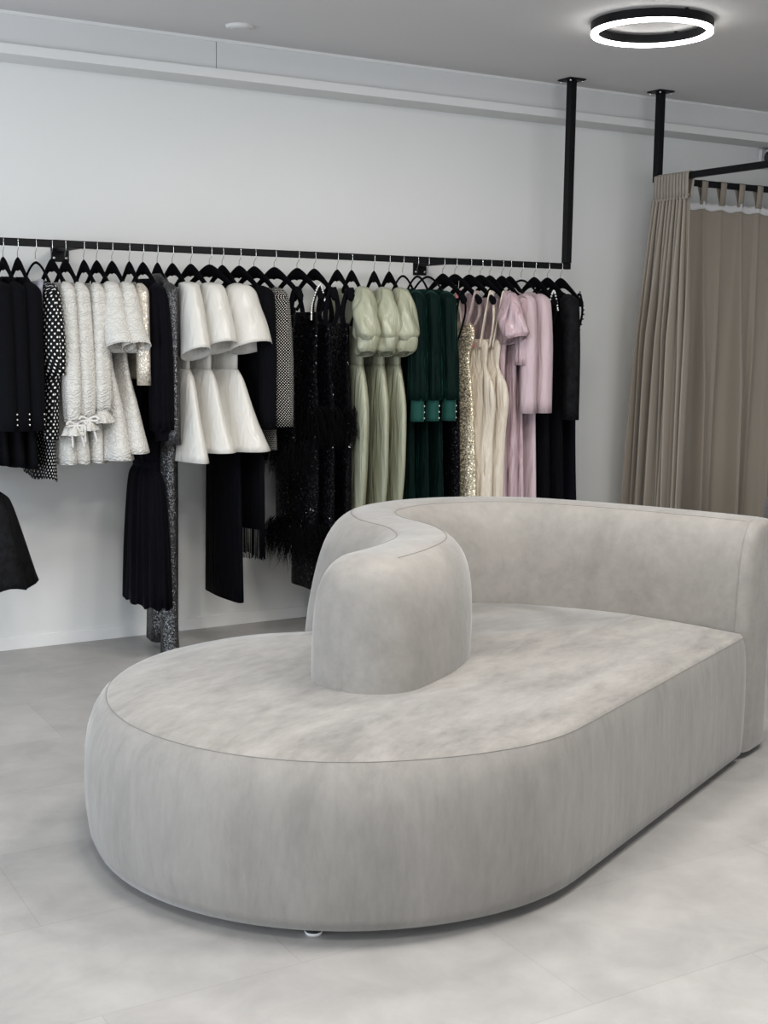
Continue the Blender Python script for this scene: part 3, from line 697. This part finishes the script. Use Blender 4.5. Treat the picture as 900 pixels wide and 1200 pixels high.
# --- two mauve satin gowns
for i, (x, a, w) in enumerate([(3.941, -3, 'mauve satin gown with a draped puff sleeve'), (4.018, -4, 'mauve ruched satin gown, half behind the puff-sleeved one')]):
    t = garment('satin_gown', x, a, w, 'dress', 'mauve satin gowns')
    part(t, 'body', [(-0.14, 0, 0.15, 0.022), (-0.16, 0, 0.19, 0.028), (-0.45, 0, 0.17, 0.034, 0, 0.004), (-0.62, 0, 0.165, 0.034, 0, 0.004), (-0.9, 0, 0.19, 0.045, 0, 0.006), (-1.68, 0, 0.23, 0.062, 0, 0.011)], M['mauve'], folds=6, m=7)
    if i == 0:
        for s in (1, -1):
            part(t, 'sleeve', [(-0.108, s*0.172, 0.012, 0.012), (-0.12, s*0.186, 0.045, 0.03), (-0.17, s*0.21, 0.07, 0.046, 0, 0.003), (-0.27, s*0.235, 0.088, 0.062, 0, 0.013, 0.1*s), (-0.34, s*0.25, 0.09, 0.062, 0.004, 0.012, 0.25*s), (-0.365, s*0.25, 0.078, 0.05, 0.004, 0.006, 0.3*s)], M['mauve'], folds=4, twist=24, m=9, n=56)
    else:
        for s in (1, -1): part(t, 'sleeve', slv(-0.13, -0.52, s*0.2, s*0.23, 0.045, 0.04, 0.034, 0.034, 0.003)[:0] or [(-0.13, s*0.19, 0.012, 0.01), (-0.15, s*0.2, 0.04, 0.03), (-0.3, s*0.215, 0.044, 0.034, 0, 0.005), (-0.5, s*0.222, 0.04, 0.032, 0, 0.006)], M['mauve'], folds=8)
# --- two dusty pink gowns
for i, (x, a, w) in enumerate([(4.07, -8, 'dusty pink long-sleeved dress, left of the pair'), (4.146, -4, 'dusty pink long-sleeved dress, right of the pair')]):
    t = garment('long_sleeve_dress', x, a, w, 'dress', 'dusty pink dresses', slim=(i == 1))
    part(t, 'body', body_keys(0.13, -0.145, -1.66, -0.6, (0.19, 0.165, 0.22), (0.03, 0.03, 0.055), 0.003, 0.009), M['pink' if i else 'mauve'], folds=6, m=7)
    sleeves(t, slv(-0.118, -0.76, 0.195, 0.245, 0.055, 0.046, 0.042, 0.044, 0.003, (-0.4, 0.238, 0.052, 0.042, 0, 0.002)), M['pink'], folds=4)
# --- black garments at the end of the rail
t = garment('beaded_gown', 4.231, -4, 'black gown edged with white crystal beads', 'dress')
part(t, 'body', [(-0.34, 0, 0.15, 0.028), (-0.5, 0, 0.165, 0.03, 0, 0.003), (-0.8, 0, 0.18, 0.038, 0, 0.004), (-1.68, 0, 0.22, 0.055, 0, 0.008)], M['crepe'], folds=5)
for s in (-1, 1):
    st = strap(t, [(s*0.14, -0.004, -0.35), (s*0.18, -0.028, -0.22), (s*0.186, 0.0, -0.108), (s*0.18, 0.028, -0.22), (s*0.14, 0.004, -0.35)], 0.014, M['crepe'])
    b = bmesh.new()
    for p in catmull([(s*0.142, -0.010, -0.35), (s*0.188, -0.032, -0.22), (s*0.193, 0.0, -0.102), (s*0.188, 0.034, -0.2)], 8): ball(b, (p[0], p[1], zmap(p[2])), 0.006, n=6)
    finish('crystal_trim', b, M['crystal'], st)
t = garment('embossed_dress', 4.32, -3, 'black embossed long-sleeved dress near the rail end', 'dress')
part(t, 'body', body_keys(0.07, -0.125, -1.66, -0.6, (0.2, 0.17, 0.22), (0.034, 0.032, 0.055), 0.003, 0.008), M['crepe'], folds=6, m=7)
sleeves(t, slv(-0.115, -0.80, 0.2, 0.25, 0.06, 0.05, 0.045, 0.04, 0.003, (-0.45, 0.24, 0.055, 0.042, 0, 0.003)), M['lace'], folds=4)
t = garment('beaded_gown', 4.41, -5, 'black flared gown on beaded straps, last on the rail', 'dress')
part(t, 'body', [(-0.36, 0, 0.15, 0.028), (-0.5, 0, 0.17, 0.03, 0, 0.004), (-0.9, 0, 0.185, 0.038, 0, 0.005), (-1.3, 0, 0.215, 0.06, 0, 0.008), (-1.68, 0, 0.26, 0.09, 0, 0.012)], M['blackvelvet'], folds=6)
for s in (-1, 1):
    st = strap(t, [(s*0.145, -0.004, -0.37), (s*0.182, -0.026, -0.22), (s*0.188, 0.0, -0.108), (s*0.182, 0.026, -0.22), (s*0.145, 0.004, -0.37)], 0.013, M['crepe'])
    b = bmesh.new()
    for p in catmull([(s*0.15, 0.010, -0.37), (s*0.19, 0.030, -0.22), (s*0.194, 0.0, -0.103)], 6): ball(b, (p[0], p[1], zmap(p[2])), 0.005, n=6)
    finish('bead_trim', b, M['rubber'], st)

# ------------------------------------------------------------------ fitting room curtains
PX, PY, PZ = 5.074, 5.646, 2.352
t = thing('curtain_rail', 'black steel corner curtain rail of the fitting room', 'curtain rail', (PX, PY, 0))
b = bmesh.new(); box(b, -0.02, 0.02, -0.02, 0.02, PZ, CZ-0.008); finish('post', b, M['metal'], t, False, mods=BEV)
flange(0, 0, CZ, t)
b = bmesh.new(); box(b, -0.017, 0.017, -1.9, -0.0205, PZ, PZ+0.034); finish('side_rod', b, M['metal'], t, False, mods=BEV)
b = bmesh.new(); box(b, 0.0205, RX-PX, -0.017, 0.017, PZ, PZ+0.034); finish('back_rod', b, M['metal'], t, False, mods=BEV)
b = bmesh.new(); box(b, -0.02, 0.02, -1.94, -1.9005, PZ, CZ-0.008); finish('post', b, M['metal'], t, False, mods=BEV)
flange(0, -1.92, CZ, t)

def tab(t, c, axis, w, drop, spread, mat, skew=0.0):
    """a cloth loop over a rod at c; axis 'x' or 'y' = direction of the rod"""
    b = bmesh.new(); prof = []
    for k in range(0, 13):
        th = PI*k/12; prof.append((-0.0205*math.cos(th), 0.0+0.0205*math.sin(th)*0.7+0.006))
    prof = [(-0.006-spread, -drop), (-0.014-spread*0.5, -drop*0.55), (-0.0205, -0.02)]+prof+[(0.0205, -0.02), (0.012, -drop*0.55), (0.004, -drop)]
    rows = []
    for i, (s, z) in enumerate(prof):
        f = i/(len(prof)-1)
        q = skew*max(0, -z)/drop*(1 if f > 0.5 else -0.3)
        row = []
        for e in (-0.5, 0.5):
            al = e*w+q
            p = (c[0]+al, c[1]+s, c[2]+z) if axis == 'x' else (c[0]+s, c[1]+al, c[2]+z)
            row.append(b.verts.new(p))
        rows.append(row)
    for i in range(len(rows)-1): b.faces.new((rows[i][0], rows[i][1], rows[i+1][1], rows[i+1][0]))
    return finish('tab', b, mat, t, mods=(('SOLIDIFY', dict(thickness=0.003)),))

def curtain_panel(t, f, U, zs, mat, name='panel'):
    b = bmesh.new(); rows = []
    for z in zs: rows.append([b.verts.new(f(u, z)) for u in U])
    for i in range(len(rows)-1):
        for k in range(len(U)-1): b.faces.new((rows[i][k], rows[i+1][k], rows[i+1][k+1], rows[i][k+1]))
    return finish(name, b, mat, t, mods=(('SOLIDIFY', dict(thickness=0.003)),))
def lin(a, b, n): return [a+(b-a)*i/(n-1) for i in range(n)]

# bunched curtain on the side rod
t = thing('bunched_curtain', 'taupe curtain pushed together at the corner post', 'curtain', (PX, PY, 0))
ZT = PZ-0.098
def fb(u, z):
    d = (ZT-z)/ZT
    y0 = 0.02+0.16*d**0.8; y1 = -0.262-0.02*d
    y = y0+(y1-y0)*u
    amp = 0.018+0.044*min(1, d*3)
    w = math.sin(u*2*PI*10.5)*0.7+math.sin(u*2*PI*4.3+1.0+d*1.5)*0.5*min(1, d*2+0.2)
    x = amp*w-0.01
    y += 0.010*math.cos(u*2*PI*10.5)
    return (x, y, z)
curtain_panel(t, fb, lin(0, 1, 260), [ZT-0.0]+lin(ZT-0.012, 0.02, 28), M['curtain'])
def fb2(u, z):
    x, y, zz = fb(u, ZT); return (x-0.006-0.5*abs(z-ZT), y, z)
for k in range(11):
    tab(t, (0, -0.012-0.0245*k, PZ+0.017), 'y', 0.030, 0.125, 0.012, M['curtain'], rnd.uniform(-0.008, 0.008))
curtain_panel(t, lambda u, z: (-0.012+0.014*math.sin(u*2*PI*12)+(0.008 if z > ZT else 0), 0.02-0.285*u, z), lin(0, 1, 200), lin(ZT-0.012, ZT+0.018, 4), M['curtain'], 'gathered_header')

# tab top curtain on the back rod
t = thing('tab_top_curtain', 'taupe tab-top curtain with white header tape on the back rod', 'curtain', (PX, PY, 0))
TX = [0.20+0.148*k for k in range(15)]
ZH = PZ-0.085
def fk(u, z):
    d = (ZH-z)/ZH
    x = TX[0]-0.05+(TX[-1]-TX[0]+0.1)*u
    ph = (x-TX[0])/0.148
    k = abs(((ph+0.5) % 1)-0.5)          # 0 at a tab
    fold = math.exp(-(k/0.10)**2)
    am = 0.025+0.075*min(1, d*2.2)
    i = math.floor(ph+0.5)
    sgn = 0.65+0.35*math.sin(i*2.4)
    y = am*fold*sgn*-0.8+am*0.35*math.sin(ph*2*PI*0.5+d*1.2)*min(1, d*2)+0.02*math.sin(ph*5.1+0.6)*d
    sag = 0.014*(1-math.cos(2*PI*ph))*0.5*max(0, 1-d*12)
    return (x, y+0.0, z-sag)
U = lin(0, 1, 420)
curtain_panel(t, fk, U, [ZH-0.034]+lin(ZH-0.05, 0.02, 26), M['curtain'])
curtain_panel(t, lambda u, z: tuple(a+b for a, b in zip(fk(u, z), (0, -0.004, 0))), U, lin(ZH+0.004, ZH-0.040, 4), M['tape'], 'header_tape')
for k, x in enumerate(TX): tab(t, (x, 0, PZ+0.017), 'x', 0.046, 0.118, 0.010, M['curtain'], 0.016)

# ------------------------------------------------------------------ sofa
CX, CY, ANG = 3.31, 3.13, math.radians(25)
sofa = thing('conversation_sofa', 'large oval grey velvet sofa with an S-shaped backrest', 'sofa', (CX, CY, 0), ANG)
RAD, UL, VW, UE = 0.775, -1.30, 1.55, 0.02
def outline(t_):
    P = []
    def f(u):
        q = max(0.0, min(1.0, (-1.25-u)/0.6)); return 0.28+0.72*q*q*(3-2*q)
    rc = 0.012
    t1 = t_*(f(0) if t_ < 0.12 else 1.0)
    P += [(UE, t1+rc), (UE-rc*0.3, t1+rc*0.3), (UE-rc, t1)]
    P += [(UE-rc+(UL-UE+rc)*(i/18.0)**1.3, t1) for i in range(1, 18)]
    for i in range(41):
        u = UL-RAD*math.sin(PI*i/40)
        r = RAD-t_*(f(u) if i <= 20 and t_ < 0.12 else 1.0)
        P.append((UL-r*math.sin(PI*i/40), RAD-r*math.cos(PI*i/40)))
    k = min(1.0, t_)
    back = [(UL, VW-t_), (-1.13-k*0.15, 1.525-k), (-0.97-k*0.4, 1.465-k*0.9), (-0.83-k*0.6, 1.355-k*0.75), (-0.70-k*0.4, 1.24-k*0.6), (-0.55, 1.19-k*0.3), (-0.30, 1.16), (-0.10, 1.05), (UE, 0.84), (UE, 0.6)]
    P += catmull(back, 5)[1:]
    P += [(UE, 0.6+(t1+rc-0.6)*i/8.0) for i in range(1, 8)]
    return P
def rings_mesh(spec, cap=False, capb=False):
    b = bmesh.new(); rows = []
    for t_, z in spec: rows.append([b.verts.new((u, v, z)) for u, v in outline(t_)])
    n = len(rows[0])
    for i in range(len(rows)-1):
        for k in range(n): b.faces.new((rows[i][k], rows[i+1][k], rows[i+1][(k+1) % n], rows[i][(k+1) % n]))
    if cap: b.faces.new(rows[-1][::-1])
    if capb: b.faces.new(rows[0])
    bmesh.ops.recalc_face_normals(b, faces=b.faces)
    return b
finish('base', rings_mesh([(0.10, 0.027), (0.055, 0.027), (0.028, 0.033), (0.012, 0.07), (0.003, 0.14), (0.0, 0.22), (0.003, 0.30), (0.012, 0.36), (0.027, 0.405), (0.045, 0.434), (0.066, 0.4525)], capb=True), M['sofa_side'], sofa)
finish('seat_cushion', rings_mesh([(0.066, 0.4525), (0.072, 0.4565), (0.10, 0.464), (0.18, 0.472), (0.30, 0.476), (0.42, 0.478)], cap=True), M['sofa_top'], sofa)
b = bmesh.new(); tube(b, [(u, v, 0.4535) for u, v in outline(0.0665)], 0.0011, 6, closed=True); finish('seam', b, M['seam'], sofa)

BASE = [(0.150, 0.0), (0.158, 0.25), (0.122, 0.60), (0.045, 0.92), (-0.085, 1.14), (-0.28, 1.29), (-0.525, 1.305), (-0.705, 1.165), (-0.775, 0.96), (-0.895, 0.80), (-1.08, 0.725), (-1.27, 0.705)]
TOP = [(0.190, 0.0), (0.212, 0.27), (0.205, 0.66), (0.145, 0.98), (-0.01, 1.18), (-0.22, 1.285), (-0.455, 1.272), (-0.62, 1.135), (-0.72, 0.94), (-0.88, 0.79), (-1.08, 0.727), (-1.275, 0.708)]
cb = [Vector(p) for p in catmull(BASE, 9)]; ct = [Vector(p) for p in catmull(TOP, 9)]
ZB, ZS, ZM = 0.027, 0.45, 0.858
HB0 = 0.178
def thick(i):
    q = max(0.0, min(1.0, (i-10)/45.0))
    return 0.73+0.27*q*q*(3-2*q)
def prof():
    """(side, z, halfwidth) going up one side and down the other"""
    up = [(ZB+0.0, HB0*0.93), (ZB+0.03, HB0), (0.25, HB0), (0.45, HB0), (0.56, HB0), (0.66, 0.175), (0.735, 0.164), (0.785, 0.147), (0.82, 0.123), (0.838, 0.101), (0.8475, 0.082), (0.8525, 0.06), (0.856, 0.03)]
    return [(1, z, w) for z, w in up]+[(0, ZM, 0.0)]+[(-1, z, w) for z, w in up[::-1]]
PR = prof()
b = bmesh.new(); rows = []
def ring(pb, pt, nrm_b, nrm_t, ws, zdrop):
    row = []
    for s, z, w in PR:
        f = max(0.0, min(1.0, (z-0.42)/(0.84-0.42)))
        c = pb.lerp(pt, f); nn = nrm_b.lerp(nrm_t, f).normalized()
        zz = z if z < 0.46 else 0.46+(z-0.46)*(1-zdrop)
        q = c+nn*(s*w*ws)
        row.append(b.verts.new((q.x, q.y, zz)))
    return row
def tangent(P, i):
    return (P[min(i+1, len(P)-1)]-P[max(i-1, 0)]).normalized()
def nrm(t_): return Vector((-t_.y, t_.x))
N_ = len(cb)
# right end (flat with rounded corners)
tb, tt = tangent(cb, 0), tangent(ct, 0)
for s in (1.0, 0.97, 0.90, 0.75, 0.5, 0.25, 0.0):
    w = (1-s**3.5)**(1/3.5) if s < 1 else 0.0
    w = max(w, 0.0) if s < 1 else 0.55
    rows.append(ring(cb[0]-tb*0.055*s+Vector((0, 0.055)), ct[0]-tt*0.055*s+Vector((0, 0.055)), nrm(tb), nrm(tt), (w if s < 1 else 0.60)*thick(0), 0.10*(1-(1-s**3)**(1/3) if s < 1 else 1.0)))
for i in range(2, N_):
    tb, tt = tangent(cb, i), tangent(ct, i)
    rows.append(ring(cb[i], ct[i], nrm(tb), nrm(tt), thick(i), 0.0))
tb, tt = tangent(cb, N_-1), tangent(ct, N_-1)
RC = 0.185
for s in (0.12, 0.25, 0.4, 0.55, 0.68, 0.8, 0.88, 0.94, 0.98, 1.0):
    w = math.sqrt(max(0, 1-s**2.3)) if s < 1 else 0.0
    rows.append(ring(cb[-1]+tb*RC*s, ct[-1]+tt*(RC*s*0.82), nrm(tb), nrm(tt), max(w, 0.04), 0.30*(1-math.sqrt(max(0, 1-s*s)))))
n = len(PR)
for i in range(len(rows)-1):
    for k in range(n-1): b.faces.new((rows[i][k], rows[i+1][k], rows[i+1][k+1], rows[i][k+1]))
b.faces.new(rows[0]); b.faces.new(rows[-1][::-1])
bmesh.ops.recalc_face_normals(b, faces=b.faces)
finish('backrest', b, M['sofa_back'], sofa, mods=(('SUBSURF', dict(levels=1, render_levels=1)),))
for s in (1, -1):
    pts = []
    for i in range(3, N_-1):
        tt = tangent(ct, i); f = (0.8475-0.42)/0.42
        c = cb[i].lerp(ct[i], min(1, f)); q = c+nrm(tt)*s*0.081*thick(i)
        pts.append((q.x, q.y, 0.8472))
    bb = bmesh.new(); tube(bb, pts, 0.0014, 6); finish('seam', bb, M['seam'], sofa)
# glides
ia = -ANG
for gu, gv in [(-1.905, 0.432), (-1.25, 0.2), (-0.2, 0.2), (-1.8, 1.15), (-1.2, 1.36), (0.2, 0.2)]:
    bb = bmesh.new(); cyl(bb, gu, gv, 0.010, 0.029, 0.022, 20); f = finish('foot', bb, M['rubber'], sofa)
    bb = bmesh.new(); cyl(bb, gu, gv, 0.0, 0.0098, 0.020, 20, 0.024); finish('glide_pad', bb, M['pad'], f)

# ------------------------------------------------------------------ armchair peeping in at the right edge
t = thing('tub_chair', 'charcoal tweed tub chair just showing behind the sofa end', 'chair', (4.965, 4.15, 0), math.radians(200))
b = bmesh.new(); rows = []
for i in range(41):
    a = PI*(-0.62+1.24*i/40); row = []
    top = 0.74-0.10*(abs(i-20)/20)**2
    for r, z in ((0.27, 0.16), (0.335, 0.16), (0.35, 0.3), (0.355, 0.5), (0.355, top-0.06), (0.345, top-0.02), (0.315, top), (0.285, top-0.02), (0.275, top-0.06), (0.27, 0.4)):
        row.append(b.verts.new((r*math.sin(a), -r*math.cos(a)*1.0, z)))
    rows.append(row)
for i in range(40):
    for k in range(10): b.faces.new((rows[i][k], rows[i+1][k], rows[i+1][(k+1) % 10], rows[i][(k+1) % 10]))
b.faces.new(rows[0]); b.faces.new(rows[-1][::-1])
finish('backrest', b, M['greychair'], t)
b = bmesh.new(); cyl(b, 0, 0.02, 0.17, 0.44, 0.262, 40); finish('seat', b, M['greychair'], t, mods=(('BEVEL', dict(width=0.03, segments=3)), ('EDGE_SPLIT', {})))
for sx in (-1, 1):
    for sy in (-1, 1):
        b = bmesh.new(); cyl(b, sx*0.2, sy*0.2, 0.0, 0.172, 0.012, 12, 0.018); finish('leg', b, M['metal'], t)

# ------------------------------------------------------------------ light
def area(name, loc, target, sx, sy, power, col):
    l = bpy.data.lights.new(name, 'AREA'); l.shape = 'RECTANGLE'; l.size = sx; l.size_y = sy; l.energy = power; l.color = col
    o = bpy.data.objects.new(name, l); COL.objects.link(o); o.location = loc
    o.rotation_euler = (Vector(target)-Vector(loc)).to_track_quat('-Z', 'Y').to_euler()
    return o
area('daylight_left', (LX-0.3, 3.4, 1.3), (1.6, 3.7, 0.7), 4.4, 2.3, 185, (0.80, 0.89, 1.0))
area('daylight_front', (1.6, FY-0.3, 1.5), (1.6, 2, 1.2), 6.4, 2.4, 145, (0.95, 0.97, 1.0))
for i, (x, y) in enumerate([(1.2, 2.7), (2.6, 2.2), (3.5, 1.9), (0.2, 1.2), (2.9, 3.8)]):
    l = bpy.data.lights.new('ceiling_light', 'AREA'); l.shape = 'DISK'; l.size = 0.55; l.energy = 31; l.color = (1.0, 0.96, 0.91)
    o = bpy.data.objects.new('ceiling_light', l); COL.objects.link(o); o.location = (x, y, CZ-0.06)
w = bpy.data.worlds.new('World'); scene.world = w; w.use_nodes = True
w.node_tree.nodes['Background'].inputs[0].default_value = (0.80, 0.88, 1.0, 1)
w.node_tree.nodes['Background'].inputs[1].default_value = 0.6

# ------------------------------------------------------------------ camera
cam = bpy.data.cameras.new('Camera'); cam.sensor_fit = 'VERTICAL'; cam.sensor_height = 36; cam.lens = 1505.16*36/1200
co = bpy.data.objects.new('Camera', cam); COL.objects.link(co); scene.camera = co
yaw, pitch, roll = 0.53029315, 0.13909631, -0.01105848
fwd = Vector((math.sin(yaw)*math.cos(pitch), math.cos(yaw)*math.cos(pitch), -math.sin(pitch)))
right = Vector((math.cos(yaw), -math.sin(yaw), 0)); down = fwd.cross(right)
r2 = right*math.cos(roll)+down*math.sin(roll); d2 = -right*math.sin(roll)+down*math.cos(roll)
co.matrix_world = Matrix(((r2.x, -d2.x, -fwd.x, 0), (r2.y, -d2.y, -fwd.y, 0), (r2.z, -d2.z, -fwd.z, 1.5), (0, 0, 0, 1)))
cam.clip_start = 0.05

scene.view_settings.view_transform = 'Standard'; scene.view_settings.look = 'None'
scene.view_settings.gamma = 1; scene.view_settings.use_curve_mapping = False
scene.view_settings.exposure = 0.0
scene.cycles.use_denoising = True
scene.cycles.max_bounces = 8
